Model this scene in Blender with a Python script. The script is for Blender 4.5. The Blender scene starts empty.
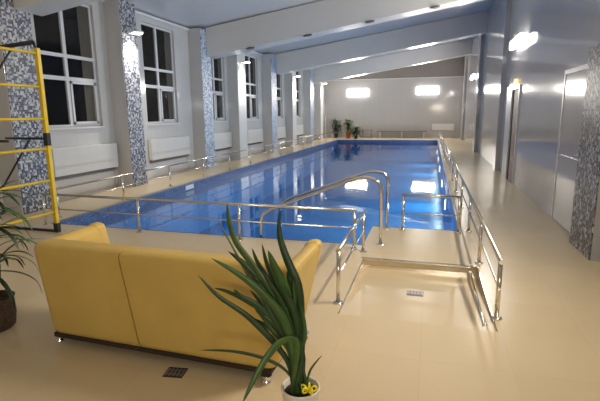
import bpy, bmesh, math, random
from mathutils import Vector, Matrix
random.seed(7)
S = bpy.context.scene
COL = S.collection

# ---------------------------------------------------------------- camera
def make_camera():
    f, cx, cy = 452.0, 300.0, 200.5
    yc = Vector((431-cx, 112-cy, f)).normalized()
    n = yc.cross(Vector((1, -.010, 0))).normalized()
    if n.y < 0: n = -n
    zc = -n
    xc = yc.cross(zc)
    R = Matrix((xc, yc, zc))                      # world = R @ (image right, image down, forward)
    right = R @ Vector((1, 0, 0)); up = R @ Vector((0, -1, 0)); back = R @ Vector((0, 0, -1))
    cd = bpy.data.cameras.new('camera'); co = bpy.data.objects.new('camera', cd); COL.objects.link(co)
    M = Matrix((right, up, back)).transposed().to_4x4()
    M.translation = Vector((0, 0, 1.7))
    co.matrix_world = M
    cd.sensor_fit = 'HORIZONTAL'; cd.sensor_width = 36.0; cd.lens = f/600*36.0
    cd.clip_start = .05; cd.clip_end = 200
    S.camera = co
make_camera()

# ---------------------------------------------------------------- world, light, exposure
W = bpy.data.worlds.new('night'); S.world = W; W.use_nodes = True
W.node_tree.nodes['Background'].inputs[0].default_value = (.035, .036, .040, 1)
W.node_tree.nodes['Background'].inputs[1].default_value = 1.0
S.view_settings.view_transform = 'Standard'; S.view_settings.look = 'None'
S.view_settings.gamma = 1; S.view_settings.use_curve_mapping = False
S.view_settings.exposure = 0.2

def area(name, loc, aim, sx, sy, power, col):
    l = bpy.data.lights.new(name, 'AREA'); l.shape = 'RECTANGLE'; l.size = sx; l.size_y = sy
    l.energy = power; l.color = col
    o = bpy.data.objects.new(name, l); COL.objects.link(o); o.location = loc
    d = Vector(aim)-Vector(loc)
    o.rotation_euler = d.to_track_quat('-Z', 'Y').to_euler()
    return o
WARM = (1, .89, .73); NEUT = (1, .95, .88); COOL = (.90, .94, 1)
area('camera_side_fill', (.9, -2.9, 2.3), (-.8, 4.0, 1.6), 1.6, .5, 80, WARM)  # unseen fill added behind the camera to brighten the sofa back
area('right_wall_tube_near', (1.60, 4.2, 3.3), (-2, 4.2, 2.6), 1.4, .3, 150, WARM)
area('right_wall_tube_middle', (1.62, 12.9, 3.38), (-2, 12.9, 3.0), 1.5, .3, 130, NEUT)
area('right_wall_tube_distant', (1.62, 22.7, 3.25), (-2, 22.7, 3.0), 1.5, .3, 150, NEUT)
area('end_wall_tube_a', (-4.9, 31.6, 3.05), (-4.9, 27, 2.6), 1.5, .3, 150, (1, .93, .82))
area('end_wall_tube_b', (-0.3, 31.6, 3.05), (-0.3, 27, 2.6), 1.5, .3, 150, (1, .93, .82))

# ---------------------------------------------------------------- materials
def nt(name):
    m = bpy.data.materials.new(name); m.use_nodes = True
    t = m.node_tree; return m, t, t.nodes['Principled BSDF']
def simple(name, col, rough=.5, metal=0, coat=0, spec=.5, var=0.0, vscale=6, bump=0, bscale=60):
    m, t, b = nt(name)
    b.inputs['Roughness'].default_value = rough; b.inputs['Metallic'].default_value = metal
    b.inputs['Specular IOR Level'].default_value = spec
    b.inputs['Coat Weight'].default_value = coat; b.inputs['Coat Roughness'].default_value = .1
    tc = t.nodes.new('ShaderNodeTexCoord')
    nz = t.nodes.new('ShaderNodeTexNoise'); nz.inputs['Scale'].default_value = vscale; nz.inputs['Detail'].default_value = 3
    t.links.new(tc.outputs['Object'], nz.inputs['Vector'])
    r = t.nodes.new('ShaderNodeValToRGB')
    lo = [c*(1-var) for c in col[:3]]; hi = [min(1, c*(1+var)) for c in col[:3]]
    r.color_ramp.elements[0].position = .3; r.color_ramp.elements[1].position = .7
    r.color_ramp.elements[0].color = (*lo, 1); r.color_ramp.elements[1].color = (*hi, 1)
    t.links.new(nz.outputs['Fac'], r.inputs['Fac']); t.links.new(r.outputs['Color'], b.inputs['Base Color'])
    if bump:
        n2 = t.nodes.new('ShaderNodeTexNoise'); n2.inputs['Scale'].default_value = bscale
        t.links.new(tc.outputs['Object'], n2.inputs['Vector'])
        bp = t.nodes.new('ShaderNodeBump'); bp.inputs['Strength'].default_value = bump; bp.inputs['Distance'].default_value = .01
        t.links.new(n2.outputs['Fac'], bp.inputs['Height']); t.links.new(bp.outputs['Normal'], b.inputs['Normal'])
    return m
def emit(name, col, s):
    m, t, b = nt(name)
    b.inputs['Base Color'].default_value = (.9, .9, .9, 1)
    b.inputs['Emission Color'].default_value = (*col, 1); b.inputs['Emission Strength'].default_value = s
    return m
def math_node(t, op, a, b=None, c=None):
    n = t.nodes.new('ShaderNodeMath'); n.operation = op
    for i, v in enumerate((a, b, c)):
        if v is None: continue
        if isinstance(v, (int, float)): n.inputs[i].default_value = v
        else: t.links.new(v, n.inputs[i])
    return n.outputs[0]
def grid_mask(t, vec, size, width, axes, off=(0, 0, 0)):
    """1 on grout lines, 0 inside the tiles"""
    sp = t.nodes.new('ShaderNodeSeparateXYZ'); t.links.new(vec, sp.inputs[0])
    out = None
    for a in axes:
        s = size[a]
        v = math_node(t, 'ADD', sp.outputs[a], off[a]+1000*s)
        v = math_node(t, 'DIVIDE', v, s); v = math_node(t, 'FRACT', v)
        v = math_node(t, 'SUBTRACT', v, .5); v = math_node(t, 'ABSOLUTE', v)
        v = math_node(t, 'GREATER_THAN', v, .5-width/s/2)
        out = v if out is None else math_node(t, 'MAXIMUM', out, v)
    return out
def tile_material(name, col, grout, size, width, rough, axes=(0, 1), var=.04, off=(0, 0, 0), coat=0, blotch=.06, bump=.2):
    m, t, b = nt(name)
    tc = t.nodes.new('ShaderNodeTexCoord'); vec = tc.outputs['Object']
    mask = grid_mask(t, vec, size, width, axes, off)
    # per tile variation
    ad = t.nodes.new('ShaderNodeVectorMath'); ad.operation = 'ADD'; ad.inputs[1].default_value = off; t.links.new(vec, ad.inputs[0])
    dv = t.nodes.new('ShaderNodeVectorMath'); dv.operation = 'DIVIDE'; dv.inputs[1].default_value = [s if i in axes else 1000 for i, s in enumerate(size)]
    t.links.new(ad.outputs[0], dv.inputs[0])
    fl = t.nodes.new('ShaderNodeVectorMath'); fl.operation = 'FLOOR'; t.links.new(dv.outputs[0], fl.inputs[0])
    wn = t.nodes.new('ShaderNodeTexWhiteNoise'); t.links.new(fl.outputs[0], wn.inputs['Vector'])
    nz = t.nodes.new('ShaderNodeTexNoise'); nz.inputs['Scale'].default_value = 1.3; nz.inputs['Detail'].default_value = 5
    t.links.new(vec, nz.inputs['Vector'])
    f = math_node(t, 'MULTIPLY_ADD', wn.outputs['Value'], 2*var, 1-var)
    g = math_node(t, 'MULTIPLY_ADD', nz.outputs['Fac'], 2*blotch, 1-blotch)
    f = math_node(t, 'MULTIPLY', f, g)
    sc = t.nodes.new('ShaderNodeVectorMath'); sc.operation = 'SCALE'; sc.inputs[0].default_value = col; t.links.new(f, sc.inputs['Scale'])
    mx = t.nodes.new('ShaderNodeMix'); mx.data_type = 'RGBA'
    t.links.new(mask, mx.inputs['Factor']); t.links.new(sc.outputs[0], mx.inputs[6]); mx.inputs[7].default_value = (*grout, 1)
    t.links.new(mx.outputs[2], b.inputs['Base Color'])
    b.inputs['Roughness'].default_value = rough; b.inputs['Coat Weight'].default_value = coat; b.inputs['Coat Roughness'].default_value = .06
    if bump:
        inv = math_node(t, 'SUBTRACT', 1.0, mask)
        bp = t.nodes.new('ShaderNodeBump'); bp.inputs['Strength'].default_value = bump; bp.inputs['Distance'].default_value = .003
        t.links.new(inv, bp.inputs['Height']); t.links.new(bp.outputs['Normal'], b.inputs['Normal'])
    return m
def mosaic_material(name, stops, cell=.035, rough=.38, grout=(.55, .55, .55)):
    m, t, b = nt(name)
    tc = t.nodes.new('ShaderNodeTexCoord'); vec = tc.outputs['Object']
    ad = t.nodes.new('ShaderNodeVectorMath'); ad.operation = 'ADD'; ad.inputs[1].default_value = (cell*.37,)*3; t.links.new(vec, ad.inputs[0])
    dv = t.nodes.new('ShaderNodeVectorMath'); dv.operation = 'DIVIDE'; dv.inputs[1].default_value = (cell,)*3; t.links.new(ad.outputs[0], dv.inputs[0])
    fl = t.nodes.new('ShaderNodeVectorMath'); fl.operation = 'FLOOR'; t.links.new(dv.outputs[0], fl.inputs[0])
    wn = t.nodes.new('ShaderNodeTexWhiteNoise'); t.links.new(fl.outputs[0], wn.inputs['Vector'])
    r = t.nodes.new('ShaderNodeValToRGB'); r.color_ramp.interpolation = 'CONSTANT'
    e = r.color_ramp.elements
    e[0].position = 0; e[0].color = (*stops[0][1], 1); e[1].position = stops[1][0]; e[1].color = (*stops[1][1], 1)
    for p, c in stops[2:]:
        q = e.new(p); q.color = (*c, 1)
    t.links.new(wn.outputs['Value'], r.inputs['Fac'])
    mask = grid_mask(t, ad.outputs[0], (cell,)*3, cell*.08, (0, 1, 2))
    # grout only where it is not the plane's own axis: weak mix keeps it subtle
    mx = t.nodes.new('ShaderNodeMix'); mx.data_type = 'RGBA'
    k = math_node(t, 'MULTIPLY', mask, .35)
    t.links.new(k, mx.inputs['Factor']); t.links.new(r.outputs['Color'], mx.inputs[6]); mx.inputs[7].default_value = (*grout, 1)
    t.links.new(mx.outputs[2], b.inputs['Base Color'])
    b.inputs['Roughness'].default_value = rough
    return m

M = {}
M['floor'] = tile_material('beige floor tile', (.63, .51, .325), (.575, .46, .29), (.6, .6, 1), .004, .24, (0, 1), var=.02, blotch=.07, bump=.15)
M['wall'] = tile_material('glossy grey wall panel', (.53, .52, .515), (.40, .40, .41), (.5, .5, 50), .004, .09, (0, 1), var=.01, blotch=.03, bump=.05)
M['wall_upper'] = simple('dull taupe wall', (.30, .275, .25), .5, var=.05, vscale=1)
M['ceiling'] = simple('satin ceiling panel', (.62, .61, .62), .28, var=.02, vscale=.6)
M['beam'] = simple('satin beam panel', (.68, .66, .63), .25, var=.02, vscale=.6)
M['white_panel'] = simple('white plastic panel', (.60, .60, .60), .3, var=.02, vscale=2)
M['trim'] = simple('white plastic trim', (.72, .72, .72), .3, var=.02)
M['radiator'] = simple('white radiator cover', (.55, .54, .53), .35, var=.02)
M['mosaic'] = mosaic_material('black and white glass mosaic', [(0, (.03, .035, .07)), (.36, (.10, .12, .18)), (.56, (.27, .29, .33)), (.74, (.48, .48, .50))])
M['mosaic_blue'] = mosaic_material('pale blue glass mosaic', [(0, (.10, .15, .29)), (.25, (.25, .33, .48)), (.5, (.42, .50, .62)), (.75, (.62, .68, .74))])
M['mosaic_gray'] = mosaic_material('grey glass mosaic', [(0, (.03, .03, .035)), (.35, (.11, .11, .125)), (.6, (.26, .26, .28)), (.82, (.5, .5, .5))], cell=.034)
M['pool_rim'] = mosaic_material('dark blue rim mosaic', [(0, (.02, .05, .16)), (.4, (.035, .09, .25)), (.8, (.06, .14, .34))], cell=.03)
M['pool'] = tile_material('blue pool tile', (.022, .235, .56), (.04, .29, .60), (.25, .25, .25), .006, .3, (0, 1, 2), var=.05, blotch=.1, bump=0)
M['pool_gutter'] = mosaic_material('pale blue gutter tile', [(0, (.10, .22, .50)), (.4, (.20, .34, .60)), (.8, (.40, .50, .66))], cell=.03)
M['chrome'] = simple('polished steel', (.72, .69, .62), .16, metal=1)
M['chrome2'] = simple('bright chrome', (.80, .79, .76), .08, metal=1)
M['leather'] = simple('mustard leather', (.57, .395, .105), .42, var=.07, vscale=4, bump=.06, bscale=220, spec=.45)
M['dark_base'] = simple('dark brown underside cloth', (.03, .017, .012), .8)
M['yellow'] = simple('yellow painted steel', (.72, .50, .012), .35, var=.05)
M['black'] = simple('black rubber', (.012, .012, .014), .5)
M['frame'] = simple('white window frame', (.60, .60, .62), .3)
M['curtain'] = simple('brown grey blind', (.075, .068, .055), .9)
M['leaf'] = simple('deep green leaf', (.018, .050, .013), .42, var=.35, vscale=9)
M['leaf2'] = simple('mid green leaf', (.046, .108, .022), .42, var=.3, vscale=9)
M['leaf3'] = simple('dry green leaf', (.14, .17, .06), .45, var=.3, vscale=9)
M['soil'] = simple('dark potting soil', (.05, .025, .015), .95, var=.4, vscale=40, bump=.6, bscale=80)
M['pot_white'] = simple('white glazed pot', (.70, .66, .58), .3)
M['pot_brown'] = simple('dark woven pot', (.075, .045, .028), .7, var=.5, vscale=60, bump=.6, bscale=90)
M['terracotta'] = simple('terracotta', (.42, .12, .045), .7, var=.1)
M['wood'] = simple('brown bench wood', (.25, .17, .11), .5, var=.15)
M['ribbon'] = simple('yellow ribbon', (.85, .72, .02), .4)
M['grate'] = simple('dark grate metal', (.025, .018, .02), .45, var=.3)
M['grate_steel'] = simple('dull grate steel', (.30, .27, .26), .35, metal=.6)
M['grate_metal'] = simple('grey plum grate', (.17, .14, .15), .4, metal=.3)
M['tube'] = emit('lit tube diffuser', (1, .98, .95), 6)
M['spot'] = emit('lit spot lens', (1, .95, .85), 12)
M['pool_lens'] = emit('lit pool lens', (.9, .97, 1), 8)
M['amber'] = emit('amber pilot light', (1, .55, .12), 1.2)
M['door'] = simple('grey door leaf', (.52, .52, .54), .1, var=.01)
M['door_b'] = simple('cream door leaf', (.58, .56, .54), .12, var=.01)
M['brown_edge'] = simple('brown door edge', (.36, .25, .20), .5)
M['spot_housing'] = simple('grey downlight ring', (.06, .06, .07), .4)
M['plaque'] = simple('white plaque', (.7, .72, .75), .4)
# water
m, t, b = nt('pool water'); M['water'] = m
t.nodes.remove(b); out = t.nodes['Material Output']
tr = t.nodes.new('ShaderNodeBsdfTransparent'); tr.inputs[0].default_value = (.70, .88, .98, 1)
gl = t.nodes.new('ShaderNodeBsdfGlossy'); gl.inputs['Roughness'].default_value = .03
fr = t.nodes.new('ShaderNodeFresnel'); fr.inputs['IOR'].default_value = 1.33
mx = t.nodes.new('ShaderNodeMixShader')
tc = t.nodes.new('ShaderNodeTexCoord'); nz = t.nodes.new('ShaderNodeTexNoise'); nz.inputs['Scale'].default_value = 1.6; nz.inputs['Detail'].default_value = 2
t.links.new(tc.outputs['Object'], nz.inputs['Vector'])
bp = t.nodes.new('ShaderNodeBump'); bp.inputs['Strength'].default_value = .12; bp.inputs['Distance'].default_value = .03
t.links.new(nz.outputs['Fac'], bp.inputs['Height']); t.links.new(bp.outputs['Normal'], gl.inputs['Normal']); t.links.new(bp.outputs['Normal'], fr.inputs['Normal'])
t.links.new(fr.outputs[0], mx.inputs[0]); t.links.new(tr.outputs[0], mx.inputs[1]); t.links.new(gl.outputs[0], mx.inputs[2]); t.links.new(mx.outputs[0], out.inputs['Surface'])
# window glass
m, t, b = nt('window glass'); M['glass'] = m
t.nodes.remove(b); out = t.nodes['Material Output']
tr = t.nodes.new('ShaderNodeBsdfTransparent'); tr.inputs[0].default_value = (.75, .78, .8, 1)
gl = t.nodes.new('ShaderNodeBsdfGlossy'); gl.inputs['Roughness'].default_value = .04
fr = t.nodes.new('ShaderNodeFresnel'); fr.inputs['IOR'].default_value = 1.5
mx = t.nodes.new('ShaderNodeMixShader')
t.links.new(fr.outputs[0], mx.inputs[0]); t.links.new(tr.outputs[0], mx.inputs[1]); t.links.new(gl.outputs[0], mx.inputs[2]); t.links.new(mx.outputs[0], out.inputs['Surface'])

# ---------------------------------------------------------------- builders (all coordinates are world metres)
def box(bm, a, b, mi=0):
    x0, x1 = sorted((a[0], b[0])); y0, y1 = sorted((a[1], b[1])); z0, z1 = sorted((a[2], b[2]))
    v = [bm.verts.new(p) for p in ((x0, y0, z0), (x1, y0, z0), (x1, y1, z0), (x0, y1, z0), (x0, y0, z1), (x1, y0, z1), (x1, y1, z1), (x0, y1, z1))]
    fs = []
    for q in ((0, 3, 2, 1), (4, 5, 6, 7), (0, 1, 5, 4), (1, 2, 6, 5), (2, 3, 7, 6), (3, 0, 4, 7)):
        f = bm.faces.new([v[i] for i in q]); f.material_index = mi; fs.append(f)
    return v, fs
def hexa(bm, lo, hi, bevel=0, seg=4):
    """lo / hi: four corners each, counter-clockwise from above"""
    b2 = bmesh.new()
    v = [b2.verts.new(p) for p in list(lo)+list(hi)]
    for q in ((0, 3, 2, 1), (4, 5, 6, 7), (0, 1, 5, 4), (1, 2, 6, 5), (2, 3, 7, 6), (3, 0, 4, 7)): b2.faces.new([v[i] for i in q])
    if bevel: bmesh.ops.bevel(b2, geom=list(b2.edges), offset=bevel, segments=seg, profile=.5, affect='EDGES', clamp_overlap=True)
    me = bpy.data.meshes.new('tmp'); b2.to_mesh(me); b2.free(); bm.from_mesh(me); bpy.data.meshes.remove(me)
def rbox(bm, a, b, bevel=.01, seg=3):
    x0, x1 = sorted((a[0], b[0])); y0, y1 = sorted((a[1], b[1])); z0, z1 = sorted((a[2], b[2]))
    hexa(bm, [(x0, y0, z0), (x1, y0, z0), (x1, y1, z0), (x0, y1, z0)], [(x0, y0, z1), (x1, y0, z1), (x1, y1, z1), (x0, y1, z1)], bevel, seg)
def smooth_path(pts, r, n=6):
    """round the corners of a polyline with radius r"""
    pts = [Vector(p) for p in pts]; out = [pts[0]]
    for i in range(1, len(pts)-1):
        a, b, c = pts[i-1], pts[i], pts[i+1]
        d1 = (a-b); d2 = (c-b); k = min(r, d1.length*.49, d2.length*.49)
        p0 = b+d1.normalized()*k; p2 = b+d2.normalized()*k
        for j in range(n+1):
            s = j/n; out.append(p0*(1-s)**2+b*2*s*(1-s)+p2*s*s)
    out.append(pts[-1]); return out
def tube(bm, pts, r, n=10, caps=True):
    pts = [Vector(p) for p in pts]; rings = []
    T = (pts[1]-pts[0]).normalized(); up = Vector((0, 0, 1)) if abs(T.z) < .9 else Vector((1, 0, 0))
    N = T.cross(up).normalized()
    for i, p in enumerate(pts):
        t2 = (pts[min(i+1, len(pts)-1)]-pts[max(i-1, 0)]).normalized()
        N = (N-t2*N.dot(t2)).normalized(); B = t2.cross(N)
        rr = r[i] if isinstance(r, (list, tuple)) else r
        rings.append([bm.verts.new(p+N*math.cos(2*math.pi*k/n)*rr+B*math.sin(2*math.pi*k/n)*rr) for k in range(n)])
    for a, b in zip(rings, rings[1:]):
        for k in range(n):
            f = bm.faces.new((a[k], a[(k+1) % n], b[(k+1) % n], b[k])); f.smooth = True
    if caps:
        bm.faces.new(rings[0][::-1]); bm.faces.new(rings[-1])
def lathe(bm, c, prof, n=28):
    """prof: (radius, z) from bottom to top"""
    rings = []
    for r, z in prof:
        rings.append([bm.verts.new((c[0]+r*math.cos(2*math.pi*k/n), c[1]+r*math.sin(2*math.pi*k/n), c[2]+z)) for k in range(n)])
    for a, b in zip(rings, rings[1:]):
        for k in range(n):
            f = bm.faces.new((a[k], a[(k+1) % n], b[(k+1) % n], b[k])); f.smooth = True
    bm.faces.new(rings[0][::-1]); bm.faces.new(rings[-1])
def leaf(bm, pts, w, fold=.25, side=None, taper=.9, th=.0012):
    """strap leaf along pts (world), w = widest width; closed thin solid with a V fold"""
    P = [Vector(p) for p in pts]
    # catmull-rom resample
    Q = []
    E_ = [P[0]*2-P[1]]+P+[P[-1]*2-P[-2]]
    for i in range(1, len(E_)-2):
        for j in range(4):
            s = j/4; a, b, c, d = E_[i-1:i+3]
            Q.append(.5*((2*b)+(-a+c)*s+(2*a-5*b+4*c-d)*s*s+(-a+3*b-3*c+d)*s**3))
    Q.append(P[-1]); n = len(Q)-1; top = []; bot = []
    for i, q in enumerate(Q):
        u = i/n
        T = (Q[min(i+1, n)]-Q[max(i-1, 0)]).normalized()
        s = side if side is not None else Vector((0, 1, 0))
        Sv = T.cross(Vector(s)).normalized(); Nn = Sv.cross(T).normalized()
        ww = w*.5*(min(1, .38+u*1.6))*(1-u**5)**.7*(1-.25*u) if u < 1 else .0005
        ww = max(ww, .0006)
        top.append([bm.verts.new(q-Sv*ww+Nn*ww*fold), bm.verts.new(q), bm.verts.new(q+Sv*ww+Nn*ww*fold)])
        bot.append([bm.verts.new(q-Sv*ww+Nn*(ww*fold-th)), bm.verts.new(q-Nn*th), bm.verts.new(q+Sv*ww+Nn*(ww*fold-th))])
    for i in range(n):
        for k in (0, 1):
            f = bm.faces.new((top[i][k], top[i][k+1], top[i+1][k+1], top[i+1][k])); f.smooth = True
            f = bm.faces.new((bot[i][k+1], bot[i][k], bot[i+1][k], bot[i+1][k+1])); f.smooth = True
        bm.faces.new((top[i][0], top[i+1][0], bot[i+1][0], bot[i][0]))
        bm.faces.new((top[i+1][2], top[i][2], bot[i][2], bot[i+1][2]))
def obj(name, bm, mats, parent=None, origin=None, recalc=True):
    if not isinstance(mats, (list, tuple)): mats = [mats]
    if parent is not None:
        org = Vector(parent['_org'])
        if '_rot' in parent: pass
    elif origin is not None: org = Vector(origin)
    else: org = Vector((0, 0, 0))
    bmesh.ops.translate(bm, verts=bm.verts, vec=-org)
    if recalc: bmesh.ops.recalc_face_normals(bm, faces=bm.faces)
    me = bpy.data.meshes.new(name); bm.to_mesh(me); bm.free()
    for m in mats: me.materials.append(m)
    o = bpy.data.objects.new(name, me); COL.objects.link(o)
    o['_org'] = tuple(org)
    if parent is not None: o.parent = parent
    else: o.location = org
    return o
def thing(name, loc, label, cat, group=None):
    o = bpy.data.objects.new(name, None); COL.objects.link(o); o.location = loc; o['_org'] = tuple(loc)
    o.empty_display_size = .1
    return tag(o, label, cat, group)
def tag(o, label, cat, group=None):
    o['label'] = label; o['category'] = cat
    if group: o['group'] = group
    return o
def struct(o): o['kind'] = 'structure'; return o
def NB(): return bmesh.new()
def copy_tree(o, loc, label=None):
    r = o.copy(); COL.objects.link(r); r.location = loc
    if label: r['label'] = label
    def rec(src, dst):
        for ch in [c for c in SRC[src.name]]:
            d = ch.copy(); COL.objects.link(d); d.parent = dst; rec(ch, d)
    SRC = {}
    for q in bpy.data.objects:
        SRC.setdefault(q.name, [])
        if q.parent: SRC.setdefault(q.parent.name, []).append(q)
    rec(o, r)
    return r

# ---------------------------------------------------------------- room shell
XL, XR, YB, YF = -7.2, 1.97, -3.2, 31.9
PX = -6.8                                            # pool side of the pillars
def ceil_z(x): return 4.25+.142*(x-XL)
def beam_z(x): return 3.45+.150*(x-PX)
PY0, PY1 = 5.70, 28.9                                # pool
PXL, PXR = -5.72, .47
NX0, NY1 = -.78, 6.75                                # platform in the near right corner
RX0, RX1, RY0, RY1, RD = -.69, .57, 3.58, 5.15, -.10 # foot bath recess

def quad(bm, pts, mi=0):
    f = bm.faces.new([bm.verts.new(p) for p in pts]); f.material_index = mi; return f
bm = NB()
TH = -.16
def slab(x0, y0, x1, y1): box(bm, (x0, y0, TH), (x1, y1, 0))
slab(XL-.2, YB-.2, RX0, PY0); slab(RX1, YB-.2, XR+.2, PY0)
slab(RX0, YB-.2, RX1, RY0); slab(RX0, RY1, RX1, PY0)
slab(XL-.2, PY0, PXL, YF+.2); slab(PXR, PY0, XR+.2, YF+.2)
slab(NX0, PY0, PXR, NY1); slab(PXL, PY1, PXR, YF+.2)
struct(obj('floor', bm, M['floor']))
bm = NB()                                            # floor of the foot bath with its sloping near end
v = [(RX0, RY0, 0), (RX1, RY0, 0), (RX1, RY0+1.3, RD), (RX0, RY0+1.3, RD), (RX1, RY1, RD), (RX0, RY1, RD)]
L = [bm.verts.new(p) for p in v]; LB = [bm.verts.new((p[0], p[1], -.2)) for p in v]
for q in ((0, 1, 2, 3), (3, 2, 4, 5)):
    bm.faces.new([L[i] for i in q]); bm.faces.new([LB[i] for i in q[::-1]])
for a, b in ((0, 1), (1, 2), (2, 4), (4, 5), (5, 3), (3, 0)): bm.faces.new((L[a], LB[a], LB[b], L[b]))
struct(obj('foot_bath_floor', bm, M['floor']))
bm = NB()                                            # steel edging around the foot bath
box(bm, (RX0-.03, RY1-.012, -.012), (RX1+.03, RY1+.03, .006))
box(bm, (RX0-.008, RY0, -.01), (RX0+.003, RY1, .004)); box(bm, (RX1-.003, RY0, -.01), (RX1+.008, RY1, .004))
box(bm, (RX0, RY1-.02, RD), (RX1, RY1-.012, RD+.03))
struct(obj('trim_1', bm, M['chrome']))

# pool
bm = NB(); Wt = .18; D = -1.35
box(bm, (PXL-Wt, PY0-Wt, D-.1), (PXR+Wt, PY1+Wt, D))
box(bm, (PXL-Wt, PY0-Wt, D), (PXL, PY1+Wt, -.165)); box(bm, (PXR, PY0-Wt, D), (PXR+Wt, PY1+Wt, -.165))
box(bm, (PXL, PY0-Wt, D), (PXR, PY0, -.165)); box(bm, (PXL, PY1, D), (PXR, PY1+Wt, -.165))
box(bm, (NX0, PY0, D), (PXR, NY1, -.165))
struct(obj('pool_basin', bm, M['pool']))
bm = NB()                                            # mosaic band lining the rim of the pool
r = .012
box(bm, (PXL, PY0, -.34), (PXL+r, PY1, .003)); pass
box(bm, (PXL+r, PY1-r, -.34), (PXR-r, PY1, .003)); box(bm, (PXL+r, PY0, -.34), (NX0-r, PY0+r, .003))
box(bm, (NX0-r, PY0, -.34), (NX0, NY1+r, .003)); box(bm, (NX0, NY1, -.34), (PXR-r, NY1+r, .003))
box(bm, (PXL-.10, PY0, -.002), (PXL, PY1, .003)); box(bm, (PXL-.10, PY1, -.002), (PXR+.08, PY1+.25, .003))
struct(obj('trim_2', bm, M['pool_rim']))
bm = NB(); box(bm, (PXR-r, NY1+r, -.34), (PXR, PY1-r, .003)); struct(obj('trim_4', bm, M['pool_gutter']))
bm = NB(); z = -.155
pts = [(PXL+r, PY0+r), (NX0-r, PY0+r), (NX0-r, NY1+r), (PXR-r, NY1+r), (PXR-r, PY1-r), (PXL+r, PY1-r)]
bm.faces.new([bm.verts.new((x, y, z)) for x, y in pts])
for f in bm.faces: f.normal_update()
if list(bm.faces)[0].normal.z < 0: bmesh.ops.reverse_faces(bm, faces=bm.faces)
o = obj('pool_water', bm, M['water'], recalc=False); o['kind'] = 'stuff'; tag(o, 'still clear blue water filling the long swimming pool', 'water')
bm = NB()                                            # entry steps running down to the left of the platform
for k in range(4): box(bm, (NX0-r-.30*(k+1), PY0+r+.005, D+.001), (NX0-r-.30*k, NY1-.05, -.38-.24*k))
struct(obj('pool_steps', bm, M['pool']))

# walls
def wall_with_holes(name, x0, x1, y0, y1, ztop, holes, mat):
    bm = NB(); ys = y0
    for a, b, za, zb in sorted(holes):
        box(bm, (x0, ys, -.02), (x1, a, ztop)); 
        if za > 0: box(bm, (x0, a, -.02), (x1, b, za))
        box(bm, (x0, a, zb), (x1, b, ztop)); ys = b
    box(bm, (x0, ys, -.02), (x1, y1, ztop))
    return struct(obj(name, bm, mat))
WINS = [(7.22, 8.84), (10.58, 12.12), (14.05, 15.42), (17.35, 18.75), (20.75, 22.1), (24.0, 25.4)]
WZ0, WZ1 = 1.46, 4.05
wall_with_holes('wall_left', XL-.25, XL, YB, YF, 4.24, [(a, b, WZ0, WZ1) for a, b in WINS], M['wall'])
DA = (11.75, 12.66); DH = 2.22
wall_with_holes('wall_right', XR, XR+.2, YB, YF, ceil_z(XR)-.01, [(DA[0], DA[1], 0, DH)], M['wall'])
bm = NB(); box(bm, (XL, YF, 0), (XR, YF+.2, 3.93)); struct(obj('wall_back', bm, M['wall']))
bm = NB(); hexa(bm, [(XL, YF+.06, 3.93), (XR, YF+.06, 3.93), (XR, YF+.2, 3.93), (XL, YF+.2, 3.93)],
                [(XL, YF+.06, 4.24), (XR, YF+.06, ceil_z(XR)-.01), (XR, YF+.2, ceil_z(XR)-.01), (XL, YF+.2, 4.24)])
struct(obj('wall_upper', bm, M['wall_upper']))
bm = NB(); box(bm, (XL, YB-.2, 0), (XR, YB, 5.4)); struct(obj('wall_front', bm, M['wall']))
bm = NB()
hexa(bm, [(XL-.25, YB-.2, ceil_z(XL)), (XR+.2, YB-.2, ceil_z(XR+.2)), (XR+.2, YF+.2, ceil_z(XR+.2)), (XL-.25, YF+.2, ceil_z(XL))],
     [(XL-.25, YB-.2, ceil_z(XL)+.2), (XR+.2, YB-.2, ceil_z(XR)+.25), (XR+.2, YF+.2, ceil_z(XR)+.25), (XL-.25, YF+.2, ceil_z(XL)+.2)])
struct(obj('ceiling', bm, M['ceiling']))
bm = NB(); box(bm, (XL, YB, 4.19), (XL+.05, YF, 4.25)); box(bm, (XL, YF-.03, 3.90), (XR, YF, 3.95))
struct(obj('trim_3', bm, M['trim']))
# corridor behind the open door
bm = NB(); box(bm, (XR+1.4, DA[0]-.6, 0), (XR+1.5, DA[1]+.6, 2.6)); box(bm, (XR+.2, DA[0]-.65, 0), (XR+1.5, DA[0]-.6, 2.6)); box(bm, (XR+.2, DA[1]+.6, 0), (XR+1.5, DA[1]+.65, 2.6))
box(bm, (XR+.2, DA[0]-.65, 2.6), (XR+1.5, DA[1]+.65, 2.65)); box(bm, (XR+.2, DA[0]-.65, -.05), (XR+1.5, DA[1]+.65, 0))
struct(obj('wall_corridor', bm, M['wall_upper']))

# pillars on the left, mosaic on the side that faces the pool
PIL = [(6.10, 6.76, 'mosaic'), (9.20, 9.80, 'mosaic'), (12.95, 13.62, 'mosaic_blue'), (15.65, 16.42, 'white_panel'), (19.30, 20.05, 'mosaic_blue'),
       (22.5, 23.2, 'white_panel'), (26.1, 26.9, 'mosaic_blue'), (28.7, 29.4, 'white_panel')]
for y0, y1, mt in PIL:
    bm = NB(); box(bm, (XL, y0, 0), (PX, y1, 4.25))
    o = struct(obj('pillar', bm, M['wall'], origin=(PX, (y0+y1)/2, 0)))
    bm = NB(); box(bm, (PX, y0+.02, 0), (PX+.012, y1-.02, 4.25)); c = obj('mosaic_facing', bm, M[mt], o)
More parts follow.
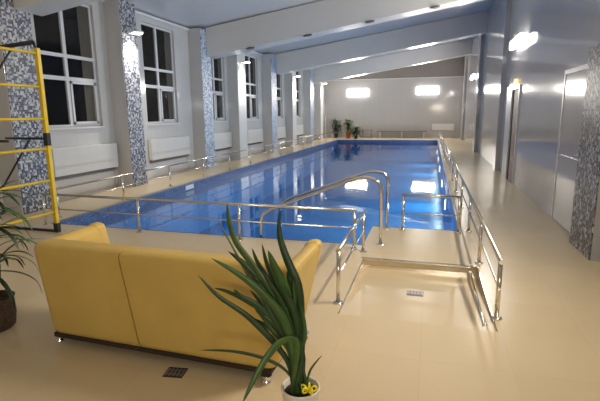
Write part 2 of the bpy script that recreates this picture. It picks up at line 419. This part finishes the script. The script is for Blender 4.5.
# ceiling beams rise with the ceiling
BEAMS = [(6.42, 7.0), (13.3, 13.92), (20.0, 20.6), (27.0, 27.6)]
for y0, y1 in BEAMS:
    bm = NB(); x0, x1 = PX+.02, XR
    hexa(bm, [(x0, y0, beam_z(x0)), (x1, y0, beam_z(x1)), (x1, y1, beam_z(x1)), (x0, y1, beam_z(x0))],
         [(x0, y0, ceil_z(x0)), (x1, y0, ceil_z(x1)), (x1, y1, ceil_z(x1)), (x0, y1, ceil_z(x0))])
    struct(obj('ceiling_beam', bm, M['beam'], origin=(0, (y0+y1)/2, 4.3)))
# unlit downlights recessed in the underside of the second beam
hosts = [('near the left pillar', -5.35), ('second from the left', -3.55), ('third from the left', -1.75), ('fourth from the left', -.02)]
for lab, x in hosts:
    y = 13.38
    bm = NB(); zz = beam_z(x)
    lathe(bm, (x, y, zz-.03), [(.10, 0), (.13, .004), (.13, .028)], 20)
    bmesh.ops.rotate(bm, verts=bm.verts, cent=(x, y, zz), matrix=Matrix.Rotation(-math.atan(.15), 3, 'Y'))
    o = obj('recessed_downlight', bm, M['spot_housing'], origin=(x, y, zz))
    tag(o, 'unlit dark downlight under the nearest pale ceiling beam, '+lab, 'lamp', 'unlit downlights under the ceiling beam')

# windows
def make_window(n, y0, y1):
    x = XL-.06; z0, z1 = WZ0, WZ1; fw = .055; ym = y0+(y1-y0)*.47
    bm = NB()
    for a, b in ((y0, y0+fw), (y1-fw, y1), (ym-.04, ym+.04)): box(bm, (x-.06, a, z0), (x, b, z1))
    for za, zb in ((z0, z0+fw), (z1-fw, z1), (2.41, 2.49), (2.87, 2.94)): box(bm, (x-.06, y0+fw, za), (x-.002, ym-.04, zb)); box(bm, (x-.06, ym+.04, za), (x-.002, y1-fw, zb))
    w = struct(obj('window_%d' % n, bm, M['frame'], origin=(x, (y0+y1)/2, z0)))
    bm = NB()                                        # opening casement
    a, b = ym+.045, y1-fw-.005
    for q in ((a, z0+fw+.005, a+.05, 2.405), (b-.05, z0+fw+.005, b, 2.405), (a, z0+fw+.005, b, z0+fw+.055), (a, 2.355, b, 2.405)):
        box(bm, (x-.05, q[0], q[1]), (x+.018, q[2], q[3]))
    s = struct(obj('casement', bm, M['frame'], w))
    bm = NB(); box(bm, (x-.035, y0+.01, z0+.01), (x-.030, y1-.01, z1-.01)); struct(obj('pane', bm, M['glass'], w))
    bm = NB(); box(bm, (x-.028, ym+(y1-ym)*.55, z0+.06), (x-.024, y1-fw-.055, 2.35)); box(bm, (x-.028, ym+(y1-ym)*.55, 2.5), (x-.024, y1-fw, 2.86)); box(bm, (x-.028, ym+(y1-ym)*.55, 2.95), (x-.024, y1-fw, z1-fw)); struct(obj('blind', bm, M['curtain'], w))
    bm = NB(); box(bm, (XL-.25, y0-.04, z0-.035), (XL+.03, y1+.04, z0)); struct(obj('window_sill', bm, M['frame'], w))
for i, (a, b) in enumerate(WINS): make_window(i+1, a, b)

# radiators under the windows
def make_radiator(y0, y1, label):
    t = thing('radiator', (XL, (y0+y1)/2, .5), label, 'radiator', 'radiators under the left windows')
    bm = NB(); rbox(bm, (XL+.01, y0, .50), (XL+.12, y1, 1.06), .012); obj('cover', bm, M['radiator'], t)
    bm = NB()
    for k in range(3): box(bm, (XL+.012, y0+.02, .475-.022*k), (XL+.11-.01*k, y1-.02, .483-.022*k))
    box(bm, (XL+.012, y0+.03, .43), (XL+.03, y1-.03, .50)); obj('bottom_grille', bm, M['grate_steel'], t)
    bm = NB(); tube(bm, [(XL+.06, y1-.06, .50), (XL+.06, y1-.06, .001)], .012, 8); obj('pipe', bm, M['radiator'], t)
names = ['white radiator cover under the nearest left window, beside the yellow frame', 'white radiator cover under the second window on the left wall', 'white radiator cover under the third window on the left wall',
         'white radiator cover under the fourth window on the left wall', 'white radiator cover under the fifth window, beyond the fifth pillar', 'white radiator cover under the window farthest down the left wall']
for (a, b), nm in zip([(7.2, 9.12), (10.5, 12.5), (14.0, 15.6), (17.2, 18.9), (20.6, 22.2), (23.8, 25.6)], names): make_radiator(a, b, nm)

# pilasters on the right wall
for y0, y1, dx in ((14.15, 14.55, .12), (20.6, 21.3, .14), (29.3, 30.1, .14)):
    bm = NB(); box(bm, (XR-dx, y0, 0), (XR, y1, ceil_z(XR)-.04)); struct(obj('pilaster', bm, M['wall'], origin=(XR, y0, 0)))
bm = NB(); box(bm, (XR-.13, 5.70, 0), (XR, 6.50, ceil_z(XR)-.04)); o = struct(obj('pilaster', bm, M['wall'], origin=(XR, 5.7, 0)))
bm = NB(); box(bm, (XR-.145, 5.72, 0), (XR-.13, 6.50, 2.45)); struct(obj('mosaic_facing', bm, M['mosaic_gray'], o))

# doors on the right wall
bm = NB()
box(bm, (XR-.04, DA[1], 0), (XR+.2, DA[1]+.75, DH+.10)); box(bm, (XR-.03, DA[0]-.06, 0), (XR+.2, DA[0], DH+.08)); box(bm, (XR-.03, DA[0], DH), (XR+.2, DA[1], DH+.08))
o = struct(obj('door_1', bm, M['trim'], origin=(XR, DA[0], 0)))
bm = NB(); box(bm, (XR-.02, DA[0], .01), (XR+.03, DA[0]+.62, DH-.01)); struct(obj('door_edge', bm, M['brown_edge'], o))
bm = NB(); box(bm, (XR-.035, DA[0], .0), (XR+.19, DA[1], .012)); struct(obj('threshold', bm, M['black'], o))
bm = NB()
ya, yb = 6.70, 7.92
box(bm, (XR-.03, ya-.06, 0), (XR, ya, 2.3)); box(bm, (XR-.03, yb, 0), (XR, yb+.06, 2.3)); box(bm, (XR-.03, ya, 2.24), (XR, yb, 2.3))
o = struct(obj('door_2', bm, M['trim'], origin=(XR, ya, 0)))
bm = NB(); box(bm, (XR-.02, ya, .01), (XR-.002, yb, 2.24)); box(bm, (XR-.035, ya+.01, 1.0), (XR-.02, yb-.01, 1.04)); struct(obj('door_leaf', bm, M['door_b'], o))
bm = NB(); tube(bm, smooth_path([(XR-.02, ya+.10, 1.12), (XR-.07, ya+.10, 1.12), (XR-.07, ya+.22, 1.12)], .02, 3), .009, 8); struct(obj('door_handle', bm, M['chrome2'], o))

# ---------------------------------------------------------------- lamps
def wall_tube(label, loc, axis, L_, H=.14, proj=.22):
    t = thing('wall_light', loc, label, 'lamp', 'lit tube lights on the walls')
    x, y, z = loc
    if axis == 'y':
        bm = NB(); rbox(bm, (x-.05, y-L_*.35, z-.05), (x, y+L_*.35, z+.05), .01); rbox(bm, (x-proj+.06, y-.04, z-.02), (x-.03, y+.04, z+.02), .005); obj('wall_bracket', bm, M['trim'], t)
        bm = NB(); rbox(bm, (x-proj-.06, y-L_/2, z-H/2), (x-proj+.06, y+L_/2, z+H/2), .04, 4); obj('diffuser', bm, M['tube'], t)
    else:
        bm = NB(); rbox(bm, (x-L_*.48, y-.05, z-H*.45), (x+L_*.48, y, z+H*.45), .01); obj('wall_bracket', bm, M['trim'], t)
        bm = NB(); rbox(bm, (x-L_/2, y-.13, z-H/2), (x+L_/2, y-.05, z+H/2), .03, 4); obj('diffuser', bm, M['tube'], t)
wall_tube('bright tube light high on the right wall, the nearest in view', (XR, 12.0, 3.28), 'y', 1.35, .22, .12)
wall_tube('small distant tube light farther along the right wall', (XR, 22.7, 3.25), 'y', 1.5, .20, .2)
wall_tube('bright tube light on the right wall above the lounge end, past the picture edge', (XR, 4.2, 3.3), 'y', 1.4, .16, .2)
wall_tube('bright rectangular light on the end wall above the plants', (-4.9, YF, 3.05), 'x', 1.5, .5)
wall_tube('bright rectangular light on the end wall, the right one of two', (-0.28, YF, 3.1), 'x', 1.45, .5)
def pillar_spot(y, label, power):
    x, z = PX+.012, 3.56
    t = thing('pillar_spotlight', (x, y, z), label, 'lamp', 'lit spotlights on the pillars')
    bm = NB(); rbox(bm, (x, y-.06, z-.03), (x+.03, y+.06, z+.05), .008); tube(bm, [(x+.02, y, z+.01), (x+.16, y, z+.02)], .018, 8); obj('arm', bm, M['trim'], t)
    bm = NB(); lathe(bm, (x+.21, y, z), [(.13, -.012), (.15, 0), (.13, .03), (.05, .05)], 24); obj('shade', bm, M['trim'], t)
    bm = NB(); lathe(bm, (x+.21, y, z), [(.11, -.03), (.12, -.0125)], 24); obj('lens', bm, M['spot'], t)
    l = bpy.data.lights.new('spot_beam', 'SPOT'); l.energy = power; l.spot_size = math.radians(115); l.spot_blend = .9; l.shadow_soft_size = .05; l.color = (1, .93, .84)
    lo = bpy.data.objects.new('spot_beam', l); COL.objects.link(lo); lo.location = (x+.21, y, z-.05)
    lo.rotation_euler = Vector((-.10, 0, -1)).to_track_quat('-Z', 'Y').to_euler()
pillar_spot(9.5, 'lit disc spotlight on the near pillar, washing its mosaic white', 230)
pillar_spot(16.05, 'lit spotlight at the top of the second white-lit pillar', 90)
pillar_spot(22.85, 'lit spotlight on the third white-lit pillar, far down the left wall', 90)
pillar_spot(29.05, 'lit spotlight on the last pillar before the end wall', 90)
bm = NB(); rbox(bm, (XR-.07, 12.15, 2.36), (XR, 12.3, 2.46), .01); o = obj('pilot_lamp', bm, M['amber'], origin=(XR, 12.2, 2.36))
tag(o, 'small amber lamp on the right wall above the open door', 'lamp')

def pool_light(side, y):
    x = PXR-r0 if side > 0 else PXL+r0; d = -side
    t = thing('pool_light', (x, y, -.55), 'round lit underwater lamp in the %s wall of the pool' % ('right' if side > 0 else 'left'), 'lamp', 'underwater lamps in the %s pool wall' % ('right' if side > 0 else 'left'))
    bm = NB(); tube(bm, [(x, y, -.55), (x+d*.02, y, -.55)], .15, 20); obj('bezel', bm, M['trim'], t)
    bm = NB(); tube(bm, [(x+d*.02, y, -.55), (x+d*.03, y, -.55)], .12, 20); obj('lens', bm, M['pool_lens'], t)
    l = bpy.data.lights.new('pool_beam', 'AREA'); l.shape = 'DISK'; l.size = .24; l.energy = 62; l.color = (.85, .97, 1)
    o = bpy.data.objects.new('pool_beam', l); COL.objects.link(o); o.location = (x+d*.04, y, -.55)
    o.rotation_euler = Vector((d, 0, -.15)).to_track_quat('-Z', 'Y').to_euler()
r0 = .013
for y in (8.3, 11.5, 15, 19, 23, 27): pool_light(1, y)

# ---------------------------------------------------------------- railings
def flange(bm, x, y, z=0, r=.045):
    lathe(bm, (x, y, z), [(r, 0), (r, .008), (r*.8, .014), (.024, .016)], 16)
def railing(label, pts, posts, h=.5, mid=.27, rp=.019, rt=.019, rm=.010, ext=None):
    t = thing('railing', (posts[0][0], posts[0][1], 0), label, 'railing')
    bm = NB(); tube(bm, [(x, y, h) for x, y in pts], rt, 12); obj('top_rail', bm, M['chrome'], t)
    if mid:
        bm = NB(); tube(bm, [(x, y, mid) for x, y in pts], rm, 8); obj('middle_rail', bm, M['chrome'], t)
    for x, y in posts:
        bm = NB(); tube(bm, [(x, y, 0), (x, y, h-.006)], rp, 12); flange(bm, x, y); obj('post', bm, M['chrome'], t)
    return t
LR = [6.05, 7.75, 9.5, 11.2, 12.92, 14.62, 16.3, 17.95, 19.75, 21.5, 23.2, 24.95, 26.8, 28.5]
railing('long steel railing on the left deck between pool and windows', [(-5.97, 6.02), (-5.97, 28.53)], [(-5.97, y) for y in LR])
FX = [-5.80, -4.06, -2.45, -.87]
railing('steel railing along the near pool edge, behind the mustard sofa', [(-5.83, 5.60), (-.84, 5.50)], [(x, 5.60-.1*(x+5.8)/4.93) for x in FX])
railing('short steel railing left of the sunken foot bath, running towards the pool', [(-.74, 3.78), (-.74, 5.46)], [(-.74, 3.81), (-.74, 5.42)])
RR = [3.84, 5.3, 6.75]+[6.75+1.72*k for k in range(1, 14)]
railing('long steel railing on the right of the pool, nearest post by the foot bath', [(.60, 3.80), (.57, 28.9)], [(.60-.03*(y-3.8)/25, y) for y in RR if y < 29])
railing('short steel railing crossing the platform at the near right pool corner', [(-.35, 6.62), (.46, 6.62)], [(-.33, 6.62), (.44, 6.62)], h=.52, mid=.25)
# low tube inside the foot bath, along its right side
t = thing('foot_bath_rail', (.49, 4.3, RD), 'low chrome tube along the right inner side of the foot bath', 'rail')
bm = NB(); tube(bm, [(.49, 3.66, -.005), (.49, 5.08, -.045)], .012, 10); obj('tube', bm, M['chrome2'], t)
for y, z in ((3.68, -.02), (5.06, RD)):
    bm = NB(); tube(bm, [(.49, y, z-.02 if z > -.05 else z), (.49, y, .01 if y < 4 else -.03)], .016, 10); lathe(bm, (.49, y, (.0 if y < 4 else -.045)), [(.008, -.012), (.02, -.004), (.02, .01), (.008, .018)], 12); obj('bracket', bm, M['chrome2'], t)

def grab_rail(label, pts, base):
    t = thing('pool_handrail', base, label, 'handrail', 'curved handrails at the pool steps')
    bm = NB(); tube(bm, smooth_path(pts, .17, 8), .023, 14); obj('tube', bm, M['chrome2'], t)
    bm = NB(); flange(bm, base[0], base[1], 0, .05); obj('flange', bm, M['chrome2'], t)
y = 5.76
grab_rail('thick curved chrome handrail over the pool steps, the nearer of the pair', [(-.56, y, 0), (-.57, y, .84), (-.80, y, .90), (-2.08, y, .40), (-2.22, y, .30), (-2.22, y, -.6)], (-.56, y, 0))
y = 6.66
grab_rail('thick curved chrome handrail over the pool steps, the farther of the pair', [(-.57, y, 0), (-.56, y, .82), (-.80, y, .86), (-2.1, y, .38), (-2.24, y, .28), (-2.24, y, -.6)], (-.57, y, 0))

# ---------------------------------------------------------------- floor drains
def drain(label, c, w, h, rot, z, mat, tilt=0):
    t = thing('floor_drain', (c[0], c[1], z), label, 'drain')
    def R(bm): bmesh.ops.rotate(bm, verts=bm.verts, cent=(c[0], c[1], z), matrix=Matrix.Rotation(rot, 3, 'Z') @ Matrix.Rotation(-tilt, 3, 'X')); return bm
    bm = NB(); box(bm, (c[0]-w/2, c[1]-h/2, z), (c[0]+w/2, c[1]+h/2, z+.003)); obj('frame', R(bm), mat, t)
    bm = NB(); n = 5
    for k in range(n):
        x = c[0]-w/2+w*(k+.5)/n
        box(bm, (x-w*.06, c[1]-h*.38, z+.003), (x+w*.06, c[1]+h*.38, z+.0055))
    for k in (-.22, .22): box(bm, (c[0]-w*.42, c[1]+h*k-.004, z+.003), (c[0]+w*.42, c[1]+h*k+.004, z+.006))
    obj('grate', R(bm), M['grate_steel'], t)
drain('small black floor drain in the tiles behind the mustard sofa', (-1.575, 2.42), .135, .115, math.radians(8), 0, M['grate'])
drain('small grey floor drain in the middle of the foot bath', (-.075, 4.36), .16, .15, 0, -.0595, M['grate_metal'], math.atan(.1/1.3))

# depth plaque on the rim
t = thing('depth_plaque', (PXL-.05, 10.0, .003), 'small white plaque with dark marks on the left pool rim', 'sign')
bm = NB(); box(bm, (PXL+.012, 9.75, -.13), (PXL+.016, 10.15, -.02)); obj('plate', bm, M['plaque'], t)

# ---------------------------------------------------------------- mustard sofa, its back to the camera
SF = (-1.81, 2.86, 0)
sofa = thing('sofa', SF, 'mustard yellow leather sofa on chrome feet, its back to the viewer', 'sofa')
def backpanel(side):
    """one of the two upholstered halves of the back, cut from one rounded shell along the slanting seam"""
    bm = NB()
    hexa(bm, [(-2.68, 2.50, .07), (-.875, 2.50, .07), (-.875, 2.72, .07), (-2.68, 2.72, .07)],
         [(-2.75, 2.455, .80), (-.705, 2.455, .80), (-.705, 2.66, .80), (-2.75, 2.66, .80)], .065, 6)
    bmesh.ops.recalc_face_normals(bm, faces=bm.faces)
    no = Vector((.73, 0, .09)).normalized()*side
    g = list(bm.verts)+list(bm.edges)+list(bm.faces)
    bmesh.ops.bisect_plane(bm, geom=g, plane_co=Vector((-1.883, 2.5, .07))-no*.006, plane_no=no, clear_outer=True)
    bmesh.ops.holes_fill(bm, edges=[e for e in bm.edges if e.is_boundary], sides=0)
    return bm
obj('backrest', backpanel(1), M['leather'], sofa)
obj('backrest', backpanel(-1), M['leather'], sofa)
for s, lo_o, hi_o in ((-1, -2.67, -2.745), (1, -.88, -.715)):
    bm = NB(); lo_i = lo_o-s*.20; hi_i = hi_o-s*.105
    a, b = sorted((lo_o, lo_i)); c, d = sorted((hi_o, hi_i))
    hexa(bm, [(a, 2.60, .07), (b, 2.60, .07), (b, 3.08, .07), (a, 3.08, .07)], [(c, 2.56, .795), (d, 2.56, .795), (d, 3.10, .80), (c, 3.10, .80)], .05, 5)
    obj('armrest', bm, M['leather'], sofa)
    bm = NB()
    hexa(bm, [(a+.0, 3.03, .07), (b-.0, 3.03, .07), (b-.0, 3.12, .07), (a+.0, 3.12, .07)], [(c-.004, 3.0, .81), (d+.004, 3.0, .81), (d+.004, 3.13, .81), (c-.004, 3.13, .81)], .05, 5)
    obj('armrest_front', bm, M['leather'], sofa)
bm = NB(); rbox(bm, (-2.46, 2.70, .11), (-1.13, 3.06, .30), .03); obj('seat_base', bm, M['leather'], sofa)
for a, b in ((-2.44, -1.80), (-1.79, -1.15)):
    bm = NB(); rbox(bm, (a, 2.70, .28), (b, 3.14, .44), .05, 5)
    for f in bm.faces: f.smooth = True
    obj('seat_cushion', bm, M['leather'], sofa)
bm = NB(); rbox(bm, (-2.67, 2.51, .052), (-.90, 3.14, .088), .006); obj('underside', bm, M['dark_base'], sofa)
for x, y in ((-2.66, 2.55), (-.93, 2.50), (-2.62, 3.10), (-.87, 3.12)):
    bm = NB(); lathe(bm, (x, y, 0), [(.030, 0), (.032, .012), (.022, .02), (.020, .045), (.036, .05), (.036, .058)], 18); obj('leg', bm, M['chrome2'], sofa)
# turn the whole sofa by a couple of degrees
for o in sofa.children:
    if o.name.split('.')[0] in ('backrest', 'armrest', 'armrest_front', 'seat_cushion'):
        for p in o.data.polygons: p.use_smooth = True
        o.data.set_sharp_from_angle(angle=math.radians(50)); md = o.modifiers.new('normals', 'WEIGHTED_NORMAL'); md.weight = 100; md.keep_sharp = True
sofa.rotation_euler.z = math.radians(-2)

# ---------------------------------------------------------------- plants
def P2(u, v, Y):
    """helper used only to lay out leaves: lateral / height numbers at distance Y"""
    return (RAYS(u, v)[0]*Y, Y, 1.7+RAYS(u, v)[1]*Y)
cam = S.camera.matrix_world
def RAYS(u, v):
    d = cam.to_3x3() @ Vector(((u-300)/452, -(v-200.5)/452, -1)); return d.x/d.y, d.z/d.y
PC = (-.60, 2.07, 0)
plant = thing('potted_plant', PC, 'strap-leaved green plant in a white pot behind the sofa, a yellow bow at its base', 'plant')
bm = NB()
lathe(bm, PC, [(.07, 0), (.075, .01), (.098, .27), (.104, .285), (.100, .29), (.092, .285), (.088, .25), (.085, .245)], 36); obj('pot', bm, M['pot_white'], plant)
bm = NB(); lathe(bm, (PC[0], PC[1], .2), [(.080, 0), (.0875, .055), (.06, .064), (.01, .068)], 28); obj('soil', bm, M['soil'], plant)
BASE = Vector((PC[0], PC[1], .25))
LV = [ # pixel-like sketch of each leaf from base to tip, distance offset at tip, width, material
 ([(290, 345), (272, 297), (252, 265), (236, 243), (229, 222), (227, 203)], -.02, .040, 'leaf2'),
 ([(286, 345), (262, 300), (246, 272), (232, 246), (217, 219)], .05, .016, 'leaf3'),
 ([(289, 365), (276, 345), (258, 326), (243, 313), (218, 296), (198, 275)], -.10, .034, 'leaf'),
 ([(293, 350), (283, 318), (262, 293), (238, 274), (211, 258)], -.15, .040, 'leaf2'),
 ([(292, 345), (280, 312), (262, 285), (245, 265), (228, 251)], .0, .046, 'leaf'),
 ([(293, 345), (280, 305), (268, 280), (257, 262), (252, 248)], .08, .044, 'leaf'),
 ([(293, 345), (284, 310), (273, 280), (266, 262), (262, 244)], .0, .042, 'leaf'),
 ([(296, 345), (290, 312), (283, 285), (274, 266), (268, 250)], -.06, .054, 'leaf2'),
 ([(300, 345), (300, 310), (297, 284), (288, 262), (280, 238), (279, 211)], .0, .046, 'leaf'),
 ([(300, 350), (299, 320), (294, 295), (289, 278), (290, 262)], .06, .040, 'leaf'),
 ([(287, 372), (272, 362), (252, 355), (228, 351), (200, 350)], -.12, .022, 'leaf'),
 ([(297, 345), (282, 342), (268, 356), (255, 378), (242, 404)], -.35, .036, 'leaf2'),
 ([(309, 374), (313, 366), (322, 355)], .0, .012, 'leaf2'),
 ([(290, 350), (270, 318), (248, 302), (228, 292), (214, 288)], .05, .030, 'leaf'),
 ([(290, 350), (272, 322), (256, 305), (240, 296), (234, 289)], -.08, .036, 'leaf'),
 ([(292, 350), (279, 330), (266, 315), (258, 300), (250, 290)], .1, .040, 'leaf'),
 ([(295, 350), (288, 322), (279, 300), (270, 285), (262, 270)], -.1, .044, 'leaf'),
 ([(297, 350), (293, 325), (286, 303), (281, 288), (278, 272)], .1, .044, 'leaf2'),
 ([(298, 352), (297, 330), (294, 312), (288, 298), (282, 285)], -.08, .040, 'leaf'),
 ([(300, 352), (301, 330), (300, 312), (299, 300), (300, 288)], .04, .036, 'leaf'),
 ([(301, 355), (304, 335), (303, 318), (301, 305)], -.04, .030, 'leaf2'),
]
for k, (px, dy, w, mt) in enumerate(LV):
    n = len(px); off = Vector((random.uniform(-.045, .045), random.uniform(-.04, .04), 0))
    pts = [BASE+off]
    for i, (u, v) in enumerate(px):
        s = (i+1)/n; pts.append(Vector(P2(u, v, PC[1]+off.y*(1-s)+dy*s)))
    bm = NB(); leaf(bm, pts, w*1.2, .22, side=(random.uniform(-.45, .45), 1, .1)); obj('leaf', bm, M[mt], plant)
for k in range(22):                                  # the dense middle of the clump
    off = Vector((random.uniform(-.05, .05), random.uniform(-.045, .045), 0)); dy = random.uniform(-.12, .12)
    tu, tv = random.uniform(246, 303), random.uniform(272, 322); bu = 289+(k % 8)*1.8
    px = [(bu, 350), (bu*.66+tu*.34-2, 350-(350-tv)*.38), (bu*.3+tu*.7-1, 350-(350-tv)*.75), (tu, tv)]
    pts = [BASE+off]+[Vector(P2(u, v, PC[1]+off.y*(1-i/4)+dy*i/4)) for i, (u, v) in enumerate(px)]
    bm = NB(); leaf(bm, pts, random.uniform(.036, .052), .22, side=(random.uniform(-.6, .6), 1, .1)); obj('leaf', bm, M['leaf' if k % 4 else 'leaf2'], plant)
# yellow bow at the base
bow = NB(); c = Vector((PC[0]+.055, PC[1]-.045, .298))
for a in range(5):
    an = a*1.256+.4; d = Vector((math.cos(an), math.sin(an)*.8, .15))
    q = [c, c+d*.018+Vector((0, 0, .018)), c+d*.036+Vector((0, 0, .024)), c+d*.046+Vector((0, 0, .004)), c+d*.03+Vector((0, 0, -.008)), c]
    tube(bow, smooth_path(q, .01, 3), .0055, 6)
obj('bow', bow, M['ribbon'], plant)

# left plant in a dark woven pot
LC = (-3.36, 2.62, 0)
lp = thing('potted_plant', LC, 'narrow-leaved green plant in a dark brown woven pot at the left picture edge', 'plant')
bm = NB(); lathe(bm, LC, [(.13, 0), (.15, .02), (.165, .12), (.16, .24), (.17, .26), (.155, .265), (.148, .22)], 32); obj('pot', bm, M['pot_brown'], lp)
bm = NB(); lathe(bm, (LC[0], LC[1], .15), [(.13, 0), (.147, .065), (.02, .075)], 24); obj('soil', bm, M['soil'], lp)
bm = NB(); tube(bm, [(LC[0], LC[1], .2), (LC[0]+.01, LC[1], .45), (LC[0]-.01, LC[1]+.01, .72), (LC[0], LC[1], 1.12)], [.02, .017, .014, .01], 10); obj('stem', bm, M['leaf3'], lp)
for k in range(84):
    an = k*2.399; z0 = .42+.72*((k*7) % 84)/84; ln = random.uniform(.36, .54)
    el = math.radians(random.uniform(-5, 45)) if k % 4 else math.radians(65)
    d = Vector((math.cos(an), math.sin(an), 0)); b0 = Vector((LC[0], LC[1], z0))
    pts = [b0+d*.01]
    for i in range(1, 5):
        s = i/4; e = el-1.25*s*s
        pts.append(pts[-1]+(d*math.cos(e)+Vector((0, 0, math.sin(e))))*ln/4)
    bm = NB(); leaf(bm, pts, random.uniform(.036, .052), .2, side=(0, 0, 1)); obj('leaf', bm, M['leaf' if k % 3 else 'leaf2'], lp)

# ---------------------------------------------------------------- yellow climbing frame
FXX, FY0, FY1 = -5.27, 4.15, 5.28
cf = thing('climbing_frame', (FXX, (FY0+FY1)/2, 0), 'yellow steel ladder frame with black braces, standing left of the pool', 'exercise frame')
for y in (FY0, FY1):
    bm = NB(); rbox(bm, (FXX-.03, y-.03, .10), (FXX+.03, y+.03, 2.62), .006); obj('post', bm, M['yellow'], cf)
    bm = NB(); rbox(bm, (FXX-.035, y-.035, .0), (FXX+.035, y+.035, .14), .006); obj('foot_sleeve', bm, M['black'], cf)
    bm = NB(); rbox(bm, (FXX-.036, y-.036, 1.28), (FXX+.036, y+.036, 1.46), .006); obj('grip_sleeve', bm, M['black'], cf)
    bm = NB(); rbox(bm, (-6.6, y-.02, .0), (FXX-.03, y+.02, .035), .005); obj('floor_bar', bm, M['black'], cf)
for z in (.31, .78, 1.24, 1.66, 2.10, 2.55):
    bm = NB(); tube(bm, [(FXX, FY0+.02, z), (FXX, FY1-.02, z)], .019, 10); obj('rung', bm, M['yellow'], cf)
for y in (FY0+.5, FY1):
    bm = NB(); tube(bm, [(FXX, y, 1.38), (FXX-.75, y, 1.38)], .017, 8); obj('arm', bm, M['black'], cf)
bm = NB(); tube(bm, [(FXX-.30, FY1, 1.38), (FXX-.95, FY1, .62)], .014, 8); obj('brace', bm, M['black'], cf)
bm = NB(); tube(bm, [(FXX, FY0+.72, 2.55), (FXX-.30, FY0+.55, 2.05)], .014, 8); obj('brace', bm, M['black'], cf)
bm = NB(); tube(bm, [(FXX-.05, FY1, 2.70), (FXX-.85, FY1-.1, 2.62)], .03, 8); tube(bm, [(FXX-.01, FY1, 2.6), (FXX-.05, FY1, 2.71)], .02, 8); obj('pull_up_bar', bm, M['black'], cf)

# ---------------------------------------------------------------- far end of the hall
def far_plant(label, x, y, h, r, pot, ph):
    t = thing('potted_plant', (x, y, 0), label, 'plant', 'potted plants by the end wall')
    bm = NB(); lathe(bm, (x, y, 0), [(r*.7, 0), (r, ph-.05), (r*1.08, ph-.05), (r*1.08, ph), (r*.9, ph), (r*.85, ph-.04)], 20); obj('pot', bm, M[pot], t)
    bm = NB(); tube(bm, [(x, y, ph-.1), (x+.03, y, h*.6), (x, y, h*.85)], .02, 8); obj('stem', bm, M['wood'], t)
    bm = NB()
    for k in range(150):
        an = random.uniform(0, 6.28); z0 = random.uniform(ph+.05, h*.8); ln = random.uniform(.28, .55); el = random.uniform(-.2, 1.2)
        d = Vector((math.cos(an), math.sin(an), 0)); p = Vector((x, y, z0)); pts = [p]
        for i in range(1, 4):
            e = el-.9*(i/3)**2; pts.append(pts[-1]+(d*math.cos(e)+Vector((0, 0, math.sin(e))))*ln/3)
        leaf(bm, pts, .09, .2, side=(0, 0, 1))
    obj('foliage', bm, M['leaf' if pot != 'terracotta' else 'leaf2'], t)
far_plant('tall thin dark plant by the end wall, left of the terracotta pot', -6.3, 31.3, 1.45, .14, 'pot_brown', .3)
far_plant('bushy plant in a terracotta pot by the end wall', -5.35, 30.8, 1.45, .19, 'terracotta', .48)
far_plant('small low plant beside the little stand at the end wall', -4.75, 30.3, .75, .12, 'pot_brown', .2)
t = thing('plant_stand', (-4.2, 31.3, 0), 'small low metal stand by the end wall, right of the plants', 'stand')
bm = NB(); rbox(bm, (-4.5, 31.1, .52), (-3.8, 31.5, .56), .008); obj('stand_top', bm, M['wood'], t)
for x in (-4.45, -3.85):
    for y in (31.14, 31.46):
        bm = NB(); tube(bm, [(x, y, 0), (x, y, .52)], .018, 8); obj('leg', bm, M['grate_steel'], t)
bm = NB(); rbox(bm, (-4.45, 31.14, .10), (-3.85, 31.46, .13), .005); obj('shelf', bm, M['grate_steel'], t)
t = thing('bench', (-1.8, 31.6, 0), 'long low brown bench along the end wall', 'bench')
bm = NB(); rbox(bm, (-3.5, 31.4, .42), (-.2, 31.8, .47), .01); obj('seat', bm, M['wood'], t)
for x in (-3.3, -1.85, -.4):
    bm = NB(); rbox(bm, (x-.03, 31.45, 0), (x+.03, 31.75, .42), .005); obj('leg', bm, M['trim'], t)
t = thing('radiator', (.8, YF, .5), 'white radiator cover on the end wall at its right', 'radiator')
bm = NB(); rbox(bm, (.1, YF-.12, .50), (1.5, YF-.01, .92), .012); obj('cover', bm, M['trim'], t)
bm = NB(); tube(bm, [(1.4, YF-.06, .5), (1.4, YF-.06, 0)], .012, 8); obj('pipe', bm, M['trim'], t)
t = thing('towel_ladder', (-7.0, 30.6, 0), 'pale wall rack with dark bars in the far left corner', 'rack')
for y in (30.2, 31.0):
    bm = NB(); tube(bm, [(-7.0, y, 0), (-7.0, y, 1.5)], .02, 8); obj('post', bm, M['trim'], t)
for z in (.4, .75, 1.1, 1.42):
    bm = NB(); tube(bm, [(-7.0, 30.2, z), (-7.0, 31.0, z)], .018, 8); obj('bar', bm, M['wood'], t)
t = thing('bench', (-6.75, 25.0, 0), 'low white bench against the left wall, far beyond the railing', 'bench')
bm = NB(); rbox(bm, (-6.95, 24.0, .40), (-6.55, 25.8, .45), .01); obj('seat', bm, M['trim'], t)
for y in (24.2, 25.6):
    bm = NB(); rbox(bm, (-6.92, y-.03, 0), (-6.58, y+.03, .40), .005); obj('leg', bm, M['trim'], t)

for o in bpy.data.objects:
    for k in ('_org',):
        if k in o: del o[k]
